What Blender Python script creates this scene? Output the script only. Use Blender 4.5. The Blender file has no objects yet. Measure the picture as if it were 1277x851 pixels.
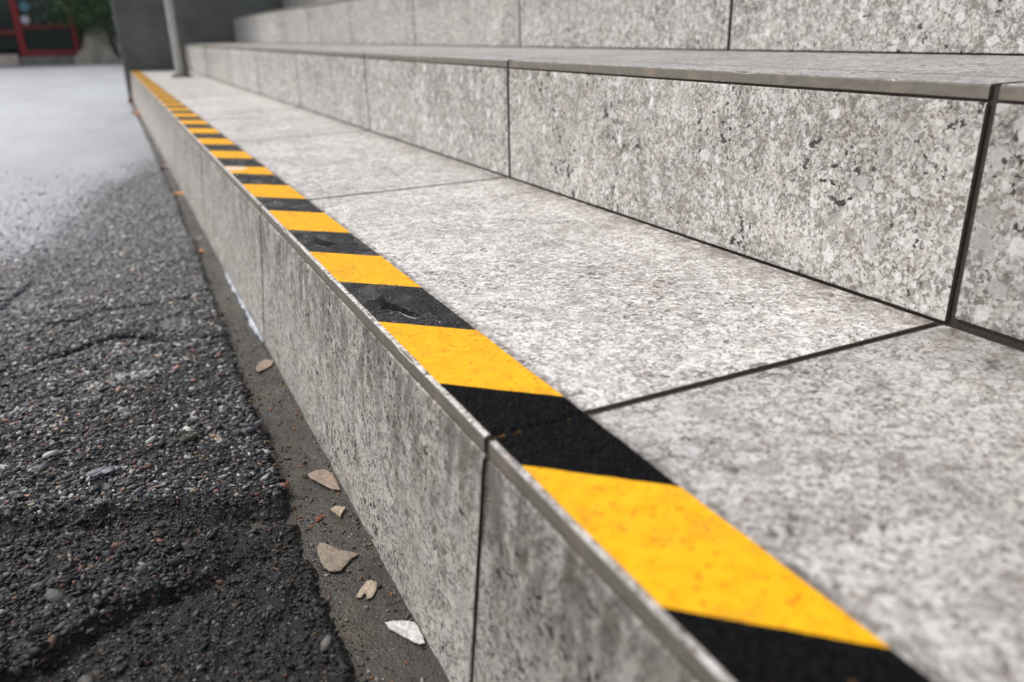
import bpy, bmesh, math, random
import numpy as np
from mathutils import Vector, Matrix
R = math.radians
random.seed(7)
rng = np.random.default_rng(11)
SC = bpy.context.scene
COL = SC.collection

# ------------------------------------------------------------------ camera, sky, sun, exposure
def make_camera():
    C = Vector((-.1253, -.2907, .1704)); p, y, r = .3717, .4461, -.0193
    cy, sy, cp, sp = math.cos(y), math.sin(y), math.cos(p), math.sin(p)
    fw = Vector((sy*cp, cy*cp, -sp)); ri = Vector((cy, -sy, 0)); u = ri.cross(fw)
    cr, sr = math.cos(r), math.sin(r)
    r2 = ri*cr + u*sr; u2 = u*cr - ri*sr
    cd = bpy.data.cameras.new('camera'); co = bpy.data.objects.new('camera', cd); COL.objects.link(co)
    M = Matrix((r2, u2, -fw)).transposed().to_4x4(); M.translation = C
    co.matrix_world = M
    cd.sensor_width = 36; cd.lens = 988.27/1277*36
    cd.clip_start = .01; cd.clip_end = 2000
    cd.dof.use_dof = True; cd.dof.focus_distance = .56; cd.dof.aperture_fstop = 5.8; cd.dof.aperture_blades = 7
    SC.camera = co
make_camera()
SUN_EL, SUN_AZ = R(48), R(322)          # azimuth measured clockwise from +Y
w = bpy.data.worlds.new("World"); SC.world = w; w.use_nodes = True
wn = w.node_tree; wn.nodes.clear()
sky = wn.nodes.new('ShaderNodeTexSky'); sky.sky_type = 'NISHITA'; sky.sun_disc = False
sky.sun_elevation = SUN_EL; sky.sun_rotation = SUN_AZ; sky.dust_density = 3; sky.air_density = 1.0; sky.ozone_density = 1
hs = wn.nodes.new('ShaderNodeHueSaturation'); hs.inputs['Saturation'].default_value = .36
bg = wn.nodes.new('ShaderNodeBackground'); bg.inputs['Strength'].default_value = .15
wo = wn.nodes.new('ShaderNodeOutputWorld')
wn.links.new(sky.outputs[0], hs.inputs['Color']); wn.links.new(hs.outputs[0], bg.inputs[0]); wn.links.new(bg.outputs[0], wo.inputs[0])
sd = bpy.data.lights.new('sun', 'SUN'); sd.energy = 1.5; sd.angle = R(16); sd.color = (1, .97, .92)
so = bpy.data.objects.new('sun', sd); COL.objects.link(so)
dirv = Vector((math.sin(SUN_AZ)*math.cos(SUN_EL), math.cos(SUN_AZ)*math.cos(SUN_EL), math.sin(SUN_EL)))
so.rotation_euler = dirv.to_track_quat('Z', 'Y').to_euler(); so.location = (0, 0, 6)
SC.view_settings.view_transform = 'Standard'; SC.view_settings.look = 'None'
SC.view_settings.exposure = 0.42; SC.view_settings.gamma = 1.0
SC.render.engine = 'CYCLES'
SC.cycles.max_bounces = 6; SC.cycles.use_denoising = True

# ------------------------------------------------------------------ numpy noise
def hash2(ix, iy, seed):
    h = (ix.astype(np.int64)*374761393 + iy.astype(np.int64)*668265263 + seed*1442695041) & 0xffffffff
    h = ((h ^ (h >> 13))*1274126177) & 0xffffffff
    h = ((h ^ (h >> 16))*2246822519) & 0xffffffff
    return ((h ^ (h >> 15)) & 0xffffff)/float(0xffffff)
def vnoise(x, y, seed=0):
    x = np.asarray(x, float); y = np.asarray(y, float)
    ix, iy = np.floor(x), np.floor(y); fx, fy = x-ix, y-iy
    fx = fx*fx*fx*(fx*(fx*6-15)+10); fy = fy*fy*fy*(fy*(fy*6-15)+10)
    a = hash2(ix, iy, seed); b = hash2(ix+1, iy, seed); c = hash2(ix, iy+1, seed); d = hash2(ix+1, iy+1, seed)
    return (a*(1-fx)+b*fx)*(1-fy) + (c*(1-fx)+d*fx)*fy - .5
def fbm(x, y, oct=4, seed=0, gain=.5):
    s = 0; a = 1
    x = np.asarray(x, float); y = np.asarray(y, float)
    for o in range(oct):
        s = s + a*vnoise(x*2**o, y*2**o, seed+o*17); a *= gain
    return s
def sstep(a, b, x):
    t = np.clip((x-a)/(b-a), 0, 1); return t*t*(3-2*t)
def polydist(x, y, pts):
    d = np.full(np.shape(x), 1e9)
    for (ax, ay), (bx, by) in zip(pts[:-1], pts[1:]):
        dx, dy = bx-ax, by-ay; L = dx*dx+dy*dy
        t = np.clip(((x-ax)*dx+(y-ay)*dy)/L, 0, 1)
        d = np.minimum(d, np.hypot(x-ax-t*dx, y-ay-t*dy))
    return d

# ------------------------------------------------------------------ node helpers
class NT:
    def __init__(s, name):
        s.m = bpy.data.materials.new(name); s.m.use_nodes = True; s.t = s.m.node_tree; s.n = s.t.nodes
        s.p = s.n['Principled BSDF']; s.p.inputs['Specular IOR Level'].default_value = .5
    def _set(s, inp, v):
        if isinstance(v, bpy.types.NodeSocket): s.t.links.new(v, inp)
        elif isinstance(v, (tuple, list)) and len(v) == 3 and inp.type == 'RGBA': inp.default_value = (*v, 1)
        else: inp.default_value = v
    def math(s, op, a, b=0.0, c=None, clamp=False):
        n = s.n.new('ShaderNodeMath'); n.operation = op; n.use_clamp = clamp
        s._set(n.inputs[0], a); s._set(n.inputs[1], b)
        if c is not None: s._set(n.inputs[2], c)
        return n.outputs[0]
    def vmath(s, op, a, b, scale=None):
        n = s.n.new('ShaderNodeVectorMath'); n.operation = op
        s._set(n.inputs[0], a)
        if scale is not None: s._set(n.inputs['Scale'], scale)
        else: s._set(n.inputs[1], b)
        return n.outputs[0]
    def mix(s, f, a, b, mode='MIX'):
        n = s.n.new('ShaderNodeMix'); n.data_type = 'RGBA'; n.blend_type = mode; n.clamp_factor = True
        s._set(n.inputs[0], f); s._set(n.inputs[6], a); s._set(n.inputs[7], b)
        return n.outputs[2]
    def rng(s, v, a, b, c=0.0, d=1.0, smooth=True):
        n = s.n.new('ShaderNodeMapRange'); n.interpolation_type = 'SMOOTHSTEP' if smooth else 'LINEAR'
        for i, q in enumerate((v, a, b, c, d)): s._set(n.inputs[i], q)
        return n.outputs[0]
    def noise(s, co, scale, detail=3, rough=.55, col=False, dist=0.0):
        n = s.n.new('ShaderNodeTexNoise'); s._set(n.inputs['Vector'], co)
        n.inputs['Scale'].default_value = scale; n.inputs['Detail'].default_value = detail; n.inputs['Roughness'].default_value = rough
        n.inputs['Distortion'].default_value = dist
        return n.outputs['Color' if col else 'Fac']
    def vor(s, co, scale, feat='F1', rand=1.0, smooth=None):
        n = s.n.new('ShaderNodeTexVoronoi'); n.feature = feat; s._set(n.inputs['Vector'], co)
        n.inputs['Scale'].default_value = scale; n.inputs['Randomness'].default_value = rand
        return n.outputs['Distance'], n.outputs['Color'] if 'Color' in n.outputs else None
    def sep(s, c):
        n = s.n.new('ShaderNodeSeparateColor'); s._set(n.inputs[0], c); return n.outputs
    def sepxyz(s, c):
        n = s.n.new('ShaderNodeSeparateXYZ'); s._set(n.inputs[0], c); return n.outputs
    def comb(s, x, y, z):
        n = s.n.new('ShaderNodeCombineXYZ')
        for i, q in enumerate((x, y, z)): s._set(n.inputs[i], q)
        return n.outputs[0]
    def co(s, kind='Object'): 
        return s.n.new('ShaderNodeTexCoord').outputs[kind]
    def pos(s): return s.n.new('ShaderNodeNewGeometry').outputs['Position']
    def rand(s): return s.n.new('ShaderNodeObjectInfo').outputs['Random']
    def attr(s, name):
        n = s.n.new('ShaderNodeAttribute'); n.attribute_name = name; return n.outputs
    def bump(s, h, dist, strength=1.0, prev=None):
        n = s.n.new('ShaderNodeBump'); n.inputs['Distance'].default_value = dist; n.inputs['Strength'].default_value = strength
        s._set(n.inputs['Height'], h)
        if prev is not None: s._set(n.inputs['Normal'], prev)
        return n.outputs[0]
    def out(s, col=None, rough=None, nrm=None, **k):
        if col is not None: s._set(s.p.inputs['Base Color'], col)
        if rough is not None: s._set(s.p.inputs['Roughness'], rough)
        if nrm is not None: s._set(s.p.inputs['Normal'], nrm)
        for a, v in k.items(): s._set(s.p.inputs[a.replace('_', ' ')], v)
        return s.m

# ------------------------------------------------------------------ materials
def stone_mat(name, base, light, dark, wet=.0, clast=1.0, grain=1.0, pit=1.0, stretch=(1, 1, 1), rough=.62, bumpd=.0006, grime=.28, topgrime=0.0, specks=.5, dirt=False):
    s = NT(name)
    co0 = s.vmath('ADD', s.co(), s.vmath('SCALE', s.comb(s.rand(), s.math('MULTIPLY', s.rand(), 3.7), s.math('MULTIPLY', s.rand(), 7.3)), None, scale=9.0))
    co = s.vmath('MULTIPLY', co0, stretch)
    wrp = s.vmath('SCALE', s.vmath('SUBTRACT', s.noise(co, 160, 3, .6, col=True), (.5, .5, .5)), None, scale=.0075)
    cw = s.vmath('ADD', co, wrp)
    big = s.noise(co, 14, 4, .6)
    mid = s.noise(cw, 75, 5, .68)
    fine = s.noise(cw, 380, 5, .8)
    d1, c1 = s.vor(cw, 95); d2, c2 = s.vor(cw, 210); d3, c3 = s.vor(cw, 520)
    r1 = s.sep(c1); r2 = s.sep(c2); r3 = s.sep(c3)
    m1 = s.math('MULTIPLY', s.rng(r1[0], .72, .74), s.rng(d1, .38, .32))
    m2 = s.math('MULTIPLY', s.rng(r2[0], .66, .69), s.rng(d2, .44, .36))
    m3 = s.math('MULTIPLY', s.rng(r2[1], .68, .8), s.rng(d2, .46, .30))
    f = s.math('ADD', s.math('MULTIPLY', mid, .75*grain), s.math('MULTIPLY', fine, 1.0*grain))
    f = s.math('ADD', f, s.math('MULTIPLY', s.math('SUBTRACT', r3[0], .5), .50*grain))
    f = s.math('ADD', f, s.math('MULTIPLY', s.math('SUBTRACT', r2[2], .5), .30*grain))
    f = s.math('ADD', f, s.math('MULTIPLY', big, .45))
    f = s.rng(f, 1.09-.24, 1.09+.24, 0, 1, smooth=False)
    col = s.mix(f, dark, light)
    col = s.mix(.12, col, base)
    tone = s.mix(s.rng(s.noise(co, 38, 2), .45, .65), (1, 1, 1), (1.0, .98, .955))
    col = s.mix(1.0, col, tone, 'MULTIPLY')
    bright = tuple(min(.78, c*1.32) for c in light)
    col = s.mix(s.math('MULTIPLY', m1, .55*clast), col, bright)
    col = s.mix(s.math('MULTIPLY', m2, .60*clast), col, bright)
    col = s.mix(s.math('MULTIPLY', m3, .38), col, dark)
    d6, c6 = s.vor(s.vmath('MULTIPLY', cw, (1.0, .7, 1.0)), 560); r6 = s.sep(c6)
    speck = s.math('MULTIPLY', s.rng(r6[0], 1-.26*specks, 1.02-.26*specks), s.rng(d6, .5, .36))
    col = s.mix(s.math('MULTIPLY', speck, .9), col, tuple(q*.38 for q in dark))
    spk2 = s.math('MULTIPLY', s.rng(r6[1], .93, .95), s.rng(d6, .5, .36)); col = s.mix(s.math('MULTIPLY', spk2, .5), col, (.26, .13, .08))
    # larger pale shell and limestone fragments, ragged
    w2 = s.vmath('ADD', co, s.vmath('SCALE', s.vmath('SUBTRACT', s.noise(co, 110, 4, .7, col=True), (.5, .5, .5)), None, scale=.010))
    d4, c4 = s.vor(w2, 62); r4 = s.sep(c4)
    m4 = s.math('MULTIPLY', s.rng(r4[0], .66, .68), s.rng(d4, .37, .33))
    m4 = s.math('MULTIPLY', m4, s.rng(fine, .30, .46))
    col = s.mix(s.math('MULTIPLY', m4, .75*clast), col, bright)
    m5 = s.math('MULTIPLY', s.rng(r4[1], .78, .82), s.rng(d4, .42, .30))
    col = s.mix(s.math('MULTIPLY', m5, .45), col, dark)
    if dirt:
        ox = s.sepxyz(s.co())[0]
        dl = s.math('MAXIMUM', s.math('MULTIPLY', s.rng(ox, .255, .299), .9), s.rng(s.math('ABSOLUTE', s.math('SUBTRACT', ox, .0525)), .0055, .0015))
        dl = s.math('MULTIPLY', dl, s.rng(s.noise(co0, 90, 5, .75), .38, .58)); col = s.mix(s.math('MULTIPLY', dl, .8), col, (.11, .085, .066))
    soil = s.rng(s.noise(co0, 9, 5, .72), .50, .68); col = s.mix(s.math('MULTIPLY', soil, .30), col, (.20, .18, .16))
    # brown grime that gathers in patches
    gr = s.rng(s.noise(co0, 20, 5, .7), .56, .72)
    col = s.mix(s.math('MULTIPLY', gr, grime), col, (.165, .125, .098))
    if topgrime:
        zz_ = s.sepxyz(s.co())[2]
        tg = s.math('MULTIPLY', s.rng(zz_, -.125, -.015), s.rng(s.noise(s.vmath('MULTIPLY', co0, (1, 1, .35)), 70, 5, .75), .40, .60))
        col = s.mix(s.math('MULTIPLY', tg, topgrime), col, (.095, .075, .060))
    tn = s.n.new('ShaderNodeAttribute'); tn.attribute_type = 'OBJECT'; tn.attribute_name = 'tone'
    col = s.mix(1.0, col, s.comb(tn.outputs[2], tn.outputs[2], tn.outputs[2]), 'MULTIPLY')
    # small open pits
    pn = s.noise(cw, 170, 2, .5); pm = s.rng(s.noise(co0, 22, 3, .6), .52, .58)
    pits = s.math('MULTIPLY', s.rng(pn, .595, .63), pm)
    pits2 = s.math('MULTIPLY', s.rng(s.noise(cw, 620, 1), .70, .75), .7)
    pits = s.math('MULTIPLY', s.math('MAXIMUM', pits, pits2), pit)
    col = s.mix(pits, col, (.045, .035, .028))
    h = s.math('ADD', s.math('MULTIPLY', fine, .9), s.math('MULTIPLY', mid, .8))
    h = s.math('ADD', h, s.math('MULTIPLY', r3[1], .22))
    h = s.math('ADD', h, s.math('MULTIPLY', m1, .12))
    h = s.math('SUBTRACT', h, s.math('MULTIPLY', pits, 1.8))
    n = s.bump(h, bumpd)
    ro = s.rng(big, .35, .65, rough-.08, rough+.1)
    return s.out(col, ro, n)

def mortar_mat():
    s = NT('dark_mortar'); co = s.co()
    n = s.noise(co, 300, 4, .7)
    col = s.mix(n, (.010, .007, .0055), (.070, .050, .037))
    return s.out(col, .8, s.bump(n, .0012))

def slab_edge_mat():      # sawn edge of the tread slabs: finer, browner
    s = NT('sawn_stone_edge')
    co = s.vmath('MULTIPLY', s.co(), (1, .35, 1)); n = s.noise(co, 340, 4, .7); b = s.noise(s.co(), 30, 3)
    col = s.mix(n, (.085, .073, .058), (.215, .195, .163)); col = s.mix(s.rng(b, .5, .7), col, (.22, .18, .14))
    return s.out(col, .6, s.bump(n, .0004))

def asphalt_mat():
    s = NT('wet_asphalt'); P = s.pos(); xyz = s.sepxyz(P)
    wrp = s.vmath('SCALE', s.vmath('SUBTRACT', s.noise(P, 260, 2, .6, col=True), (.5, .5, .5)), None, scale=.004)
    cw = s.vmath('ADD', P, wrp)
    d, c = s.vor(cw, 240); r = s.sep(c); dB, cB = s.vor(cw, 420); rB = s.sep(cB)
    tar = s.mix(s.noise(P, 40, 4), (.009, .009, .009), (.024, .023, .022))
    st = s.mix(r[0], (.02, .021, .023), (.20, .195, .19)); st = s.mix(s.rng(r[1], .86, .9), st, (.26, .20, .165)); st = s.mix(s.rng(r[2], .93, .95), st, (.36, .33, .29))
    inside = s.rng(d, .50, .32)
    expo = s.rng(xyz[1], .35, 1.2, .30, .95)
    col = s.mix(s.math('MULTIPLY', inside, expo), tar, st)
    pale = s.attr('pale')[2]
    col = s.mix(s.math('MULTIPLY', pale, s.rng(s.noise(P, 260, 4, .7), .36, .55)), col, (.46, .46, .42))
    worn_sheen = s.attr('worn_sheen')[2]
    col = s.mix(s.math('MULTIPLY', worn_sheen, .80), col, (.40, .425, .475))  # pale blue-grey carries the wet sky sheen in the base colour
    col = s.mix(s.math('MULTIPLY', s.rng(s.noise(P, 55, 5, .75), .5, .64), .5), col, (.06, .06, .062))
    # rain film: broad patches where the surface lies a little lower
    wet = s.attr('wet')[2]
    ro = s.mix(wet, (.48, .48, .48), (.50, .50, .50))
    h = s.math('ADD', s.math('MULTIPLY', inside, .6), s.math('MULTIPLY', s.noise(P, 500, 3, .6), .7))
    h = s.math('ADD', h, s.math('MULTIPLY', rB[0], .25))
    fl = s.math('SUBTRACT', 1.0, s.math('MULTIPLY', wet, .6))
    n = s.n.new('ShaderNodeBump'); n.inputs['Distance'].default_value = .0022; s._set(n.inputs['Height'], h); s._set(n.inputs['Strength'], fl)
    s._set(s.p.inputs['Coat Weight'], s.math('MULTIPLY', wet, 1.0)); s.p.inputs['Coat Roughness'].default_value = .50
    s._set(s.p.inputs['Specular IOR Level'], s.rng(xyz[1], .4, 1.6, .12, .5))
    return s.out(col, ro, n.outputs[0])

def gravel_mat():
    s = NT('crushed_stone'); a = s.attr('tint')[0]
    n = s.noise(s.pos(), 700, 3, .6)
    col = s.mix(s.rng(n, .3, .7), a, s.mix(1.0, a, (.6, .6, .62), 'MULTIPLY'))
    return s.out(col, s.rng(s.sepxyz(s.pos())[1], .4, 1.3, .5, .38), s.bump(n, .0008), Specular_IOR_Level=s.rng(s.sepxyz(s.pos())[1], .25, 1.0, .22, .7))

def gutter_mat():
    s = NT('damp_gutter_mortar'); P = s.pos(); xyz = s.sepxyz(P)
    n = s.noise(P, 60, 5, .65); f = s.noise(P, 600, 3, .7)
    col = s.mix(n, (.018, .0145, .011), (.060, .050, .040))
    col = s.mix(s.math('MULTIPLY', s.rng(f, .6, .68), .5), col, (.20, .18, .15))
    col = s.mix(s.rng(s.noise(P, 120, 4, .7), .52, .62), col, (.035, .031, .027))
    col = s.mix(s.rng(s.noise(P, 22, 3), .5, .66), col, (.055, .050, .030))
    ro = s.rng(s.noise(P, 14, 3), .42, .6, .16, .5)
    return s.out(col, ro, s.bump(s.math('ADD', n, s.math('MULTIPLY', f, .4)), .0022), Specular_IOR_Level=.35)

def tape_mat(name, black):
    s = NT(name); co = s.pos()
    g = s.noise(co, 900, 3, .65); g2 = s.noise(co, 120, 3); yx = s.sepxyz(co)
    dd, cc = s.vor(co, 430); rc = s.sep(cc)
    if black:
        wet = s.rng(s.noise(co, 34, 2, .5), .44, .60)
        y = s.sepxyz(co)[1]
        wet = s.math('MULTIPLY', s.rng(y, .09, .16), s.math('ADD', .35, s.math('MULTIPLY', wet, .65)))
        grit = s.rng(dd, .55, .15)
        col = s.mix(g, (.003, .003, .0035), (.012, .012, .013))
        col = s.mix(s.math('MULTIPLY', s.rng(s.noise(co, 420, 2), .73, .77), .5), col, (.40, .20, .03))
        fold = s.math('MULTIPLY', s.rng(s.math('ABSOLUTE', s.math('ADD', yx[1], .0012)), .0012, .0004), s.rng(s.noise(co, 210, 3, .7), .55, .62))
        col = s.mix(s.math('MULTIPLY', fold, .8), col, (.40, .20, .04))
        ro = s.mix(wet, (.6, .6, .6), (.10, .10, .10))
        b = s.bump(s.math('ADD', s.math('MULTIPLY', grit, s.math('ADD', .4, rc[0])), s.math('MULTIPLY', g2, 1.4)), .0026, 1.0)
        s._set(s.p.inputs['Specular IOR Level'], s.math('ADD', .03, s.math('MULTIPLY', wet, .7)))
        return s.out(col, ro, b)
    col = s.mix(s.rng(g2, .35, .65), (.84, .385, .002), (.90, .465, .006))
    col = s.mix(s.math('MULTIPLY', s.rng(s.noise(co, 300, 2), .60, .66), .75), col, (.60, .20, .003))
    col = s.mix(s.math('MULTIPLY', s.rng(s.noise(co, 60, 4, .7), .56, .70), .45), col, (.66, .25, .005))
    col = s.mix(s.math('MULTIPLY', s.math('MULTIPLY', s.rng(s.noise(co, 26, 5, .8), .50, .66), s.rng(s.noise(co, 700, 3, .7), .42, .62)), .75), col, (.38, .17, .03))
    wornp = s.math('MULTIPLY', s.math('MULTIPLY', s.rng(yx[1], .855, .868), s.rng(yx[1], .925, .900)), s.rng(s.math('ADD', yx[0], s.math('MULTIPLY', s.noise(co, 60, 3), .03)), .046, .036))
    col = s.mix(s.math('MULTIPLY', wornp, .8), col, (.72, .62, .50))
    col = s.mix(s.math('MULTIPLY', s.rng(s.noise(s.vmath('MULTIPLY', co, (3.5, 1, 1)), 160, 4, .7), .66, .70), .35), col, (.98, .72, .20))
    s.p.inputs['Specular IOR Level'].default_value = .15; return s.out(col, .42, s.bump(s.math('ADD', g, g2), .00025), Specular_IOR_Level=.15)

def plain(name, col, rough=.6, var=.25, scale=20, bump=0.0, **k):
    s = NT(name); co = s.co(); n = s.noise(co, scale, 4, .6)
    c2 = tuple(max(0, c*(1-var)) for c in col); c3 = tuple(min(1, c*(1+var)) for c in col)
    nr = s.bump(n, bump) if bump else None
    return s.out(s.mix(s.rng(n, .3, .7), c2, c3), rough, nr, **k)

M = dict(
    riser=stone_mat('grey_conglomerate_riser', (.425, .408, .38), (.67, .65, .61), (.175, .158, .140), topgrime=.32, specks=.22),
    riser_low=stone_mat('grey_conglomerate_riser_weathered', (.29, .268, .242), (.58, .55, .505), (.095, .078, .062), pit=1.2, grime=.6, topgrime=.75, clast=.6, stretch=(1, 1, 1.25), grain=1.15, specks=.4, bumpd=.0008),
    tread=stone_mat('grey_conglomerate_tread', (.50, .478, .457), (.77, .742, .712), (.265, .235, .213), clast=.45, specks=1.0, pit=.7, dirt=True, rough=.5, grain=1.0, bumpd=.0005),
    mortar=mortar_mat(), edge=slab_edge_mat(), asphalt=asphalt_mat(), gravel=gravel_mat(), gutter=gutter_mat(),
    black=tape_mat('black_anti_slip_tape', True), yellow=tape_mat('yellow_tape', False),
    earth=plain('earth', (.10, .09, .08), .9, bump=.01),
    wall=plain('charcoal_render', (.125, .127, .118), .75, .18, 9, bump=.002),
    steel=plain('brushed_steel', (.46, .45, .42), .45, .1, 30, Metallic=.2),
    dsteel=plain('dark_steel', (.12, .105, .09), .5, .2, 30),
    red=plain('red_paint', (.28, .008, .013), .35, .12, 12),
    dred=plain('dull_red_paint', (.16, .022, .020), .5, .2, 12),
    glass=plain('dark_glass', (.015, .028, .026), .08, .4, 3),
    facade=plain('dark_facade', (.05, .06, .042), .7, .5, 3),
    beige=plain('beige_kerb_stone', (.58, .48, .41), .8, .15, 8, bump=.004),
    kerb=plain('grey_kerb_stone', (.24, .225, .20), .8, .2, 8, bump=.004),
    boulder=plain('brown_boulder_stone', (.33, .29, .24), .85, .25, 6, bump=.02),
    bark=plain('dark_bark', (.030, .024, .020), .9, .3, 30, bump=.01),
    leaf=plain('shrub_leaf', (.085, .15, .06), .5, .5, 8),
    pillar=plain('grey_pillar_concrete', (.17, .175, .16), .8, .15, 8, bump=.003),
    teal=plain('teal_sticker_film', (.10, .26, .30), .4, .1, 8), white=plain('white_sticker_film', (.62, .60, .66), .4, .05, 8),
    glint=plain('pale_painted_glint', (.50, .53, .57), .15, .2, 200, bump=.0005),  # sky glint on gutter water, given as base colour
    leaf_tan=plain('pinkish_dry_leaf', (.25, .18, .135), .6, .25, 250, bump=.0004), leaf_orange=plain('orange_dry_leaf', (.42, .16, .035), .6, .25, 250, bump=.0004),
    chip_white=plain('white_stone_chip', (.50, .485, .46), .6, .35, 420, bump=.0005), chip_tan=plain('tan_stone_chip', (.21, .165, .125), .7, .3, 420, bump=.0006),
    chip_cream=plain('cream_stone_chip', (.34, .27, .195), .7, .2, 420, bump=.0006), chip_grey=plain('blue_grey_slate_chip', (.115, .125, .14), .4, .25, 420, bump=.0005),
    chip_moss=plain('greenish_stone_chip', (.12, .125, .09), .6, .45, 420, bump=.0008), chip_brick=plain('brick_red_grit', (.30, .085, .04), .7, .3, 420, bump=.0004),
)
def water_mat():
    s = NT('water_film'); s.p.inputs['Transmission Weight'].default_value = 1; s.p.inputs['IOR'].default_value = 1.33
    return s.out((.9, .92, .92), .03)
M['water'] = water_mat()

# ------------------------------------------------------------------ object helpers
def link(name, me, mats=(), parent=None, loc=(0, 0, 0)):
    o = bpy.data.objects.new(name, me); COL.objects.link(o); o.location = loc
    if parent is not None: o.parent = parent
    for m in mats:
        if me is not None and len(me.materials) < len(mats): me.materials.append(m)
    return o
def tag(o, label=None, cat=None, group=None, kind=None):
    if label: o['label'] = label
    if cat: o['category'] = cat
    if group: o['group'] = group
    if kind: o['kind'] = kind
    return o
def empty(name, loc=(0, 0, 0), parent=None):
    o = bpy.data.objects.new(name, None); COL.objects.link(o); o.location = loc; o.empty_display_size = .05
    if parent is not None: o.parent = parent
    return o
def np_mesh(name, V, F, smooth=False, colors=None, fattr=None):
    me = bpy.data.meshes.new(name)
    V = np.asarray(V, np.float32); F = np.asarray(F, np.int32); n = F.shape[1]
    me.vertices.add(len(V)); me.vertices.foreach_set('co', V.ravel())
    me.loops.add(F.size); me.loops.foreach_set('vertex_index', F.ravel())
    me.polygons.add(len(F)); me.polygons.foreach_set('loop_start', np.arange(0, F.size, n, dtype=np.int32))
    me.update(calc_edges=True)
    if smooth: me.polygons.foreach_set('use_smooth', np.ones(len(F), bool))
    if colors is not None:
        a = me.color_attributes.new('tint', 'FLOAT_COLOR', 'POINT'); a.data.foreach_set('color', np.asarray(colors, np.float32).ravel())
    for k, v in (fattr or {}).items():
        a = me.attributes.new(k, 'FLOAT', 'POINT'); a.data.foreach_set('value', np.asarray(v, np.float32).ravel())
    me.validate()
    return me
def box_me(name, x0, x1, y0, y1, z0, z1, bev=.002, seg=2):
    bm = bmesh.new(); bmesh.ops.create_cube(bm, size=1)
    for v in bm.verts: v.co = Vector(((x0+x1)/2 + v.co.x*(x1-x0), (y0+y1)/2 + v.co.y*(y1-y0), (z0+z1)/2 + v.co.z*(z1-z0)))
    if bev: bmesh.ops.bevel(bm, geom=bm.edges[:], offset=bev, segments=seg, profile=.5, affect='EDGES')
    me = bpy.data.meshes.new(name); bm.to_mesh(me); bm.free()
    return me
def box(name, x0, x1, y0, y1, z0, z1, mat, parent=None, bev=.002):
    return link(name, box_me(name, x0, x1, y0, y1, z0, z1, bev), (mat,), parent)
def add_tube(bm, pts, r, n=12):
    rings = []
    for i, p in enumerate(pts):
        p = Vector(p); d = (Vector(pts[min(i+1, len(pts)-1)])-Vector(pts[max(i-1, 0)])).normalized()
        a = d.orthogonal().normalized() if i == 0 else (rings_a - d*rings_a.dot(d)).normalized()
        rings_a = a; b = d.cross(a); rr = r[i] if isinstance(r, (list, tuple)) else r
        rings.append([bm.verts.new(p+(a*math.cos(t)+b*math.sin(t))*rr) for t in [2*math.pi*k/n for k in range(n)]])
    for A, B in zip(rings[:-1], rings[1:]):
        for k in range(n): bm.faces.new((A[k], A[(k+1) % n], B[(k+1) % n], B[k]))
    bm.faces.new(rings[0][::-1]); bm.faces.new(rings[-1])
def bm_obj(name, bm, mat, parent=None, smooth=True):
    me = bpy.data.meshes.new(name); bmesh.ops.recalc_face_normals(bm, faces=bm.faces[:]); bm.to_mesh(me); bm.free()
    if smooth:
        me.polygons.foreach_set('use_smooth', np.ones(len(me.polygons), bool)); me.set_sharp_from_angle(angle=R(40))
    return link(name, me, (mat,), parent)

# a stone tile: rounded section in x-z swept along y, edges slightly weathered
def tile_me(name, length, sec, bev, step, seed, edge_mat_side=None, chip=1.0, cap=.0012):
    """sec: 4 corners (x,z) counter-clockwise seen from -y; returns a mesh from y=0 to length"""
    pts = []; kind = []
    n = 4
    for i in range(n):
        p = np.array(sec[i], float); a = np.array(sec[i-1], float)-p; b = np.array(sec[(i+1) % n], float)-p
        a /= np.linalg.norm(a); b /= np.linalg.norm(b); r = bev[i]
        for t in (0, .5, 1):
            q = p + a*r*(1-t)**2 + b*r*t**2; pts.append(q); kind.append(1 if r > 0 else 0)
    pts = np.array(pts); K = len(pts); cen = pts.mean(0)
    ny = max(2, int(length/step)+1); ys = np.linspace(0, length, ny)
    ys = np.concatenate([[0], [cap], ys[1:-1], [length-cap], [length]]); ys = np.unique(np.round(ys, 6))
    V = []
    for j, yv in enumerate(ys):
        sh = 0 if 0 < j < len(ys)-1 else cap*.8
        q = pts.copy()
        dirs = (cen-pts)
        for c in range(K):
            e = vnoise(np.array([yv*160+c//3*31.7]), np.array([seed*3.3]), 5)[0]
            e2 = vnoise(np.array([yv*45+c//3*11.7]), np.array([seed*1.7]), 9)[0]
            amt = (.00015*e + max(0, e2-.29)*.006*chip) if (c % 3) == 1 else .00005*e
            cdir = np.array([np.sign(dirs[c][0]), np.sign(dirs[c][1])])
            q[c] += cdir*(max(-.0001, amt)) + cdir*sh
        V += [(x, yv, z) for x, z in q]
    V = np.array(V); me = bpy.data.meshes.new(name)
    F = []
    for j in range(len(ys)-1):
        for c in range(K):
            F.append((j*K+c, j*K+(c+1) % K, (j+1)*K+(c+1) % K, (j+1)*K+c))
    F.append(tuple(range(K-1, -1, -1))); F.append(tuple((len(ys)-1)*K+c for c in range(K)))
    me.from_pydata(V.tolist(), [], F)
    bm = bmesh.new(); bm.from_mesh(me); bmesh.ops.recalc_face_normals(bm, faces=bm.faces[:]); bm.to_mesh(me); bm.free()
    for p in me.polygons:
        if abs(p.normal.y) > .6: p.material_index = 2
    if edge_mat_side is not None:
        for p in me.polygons:
            if p.material_index == 2: continue
            
            if abs(p.normal.z) < .55: p.material_index = 1
    return me

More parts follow.
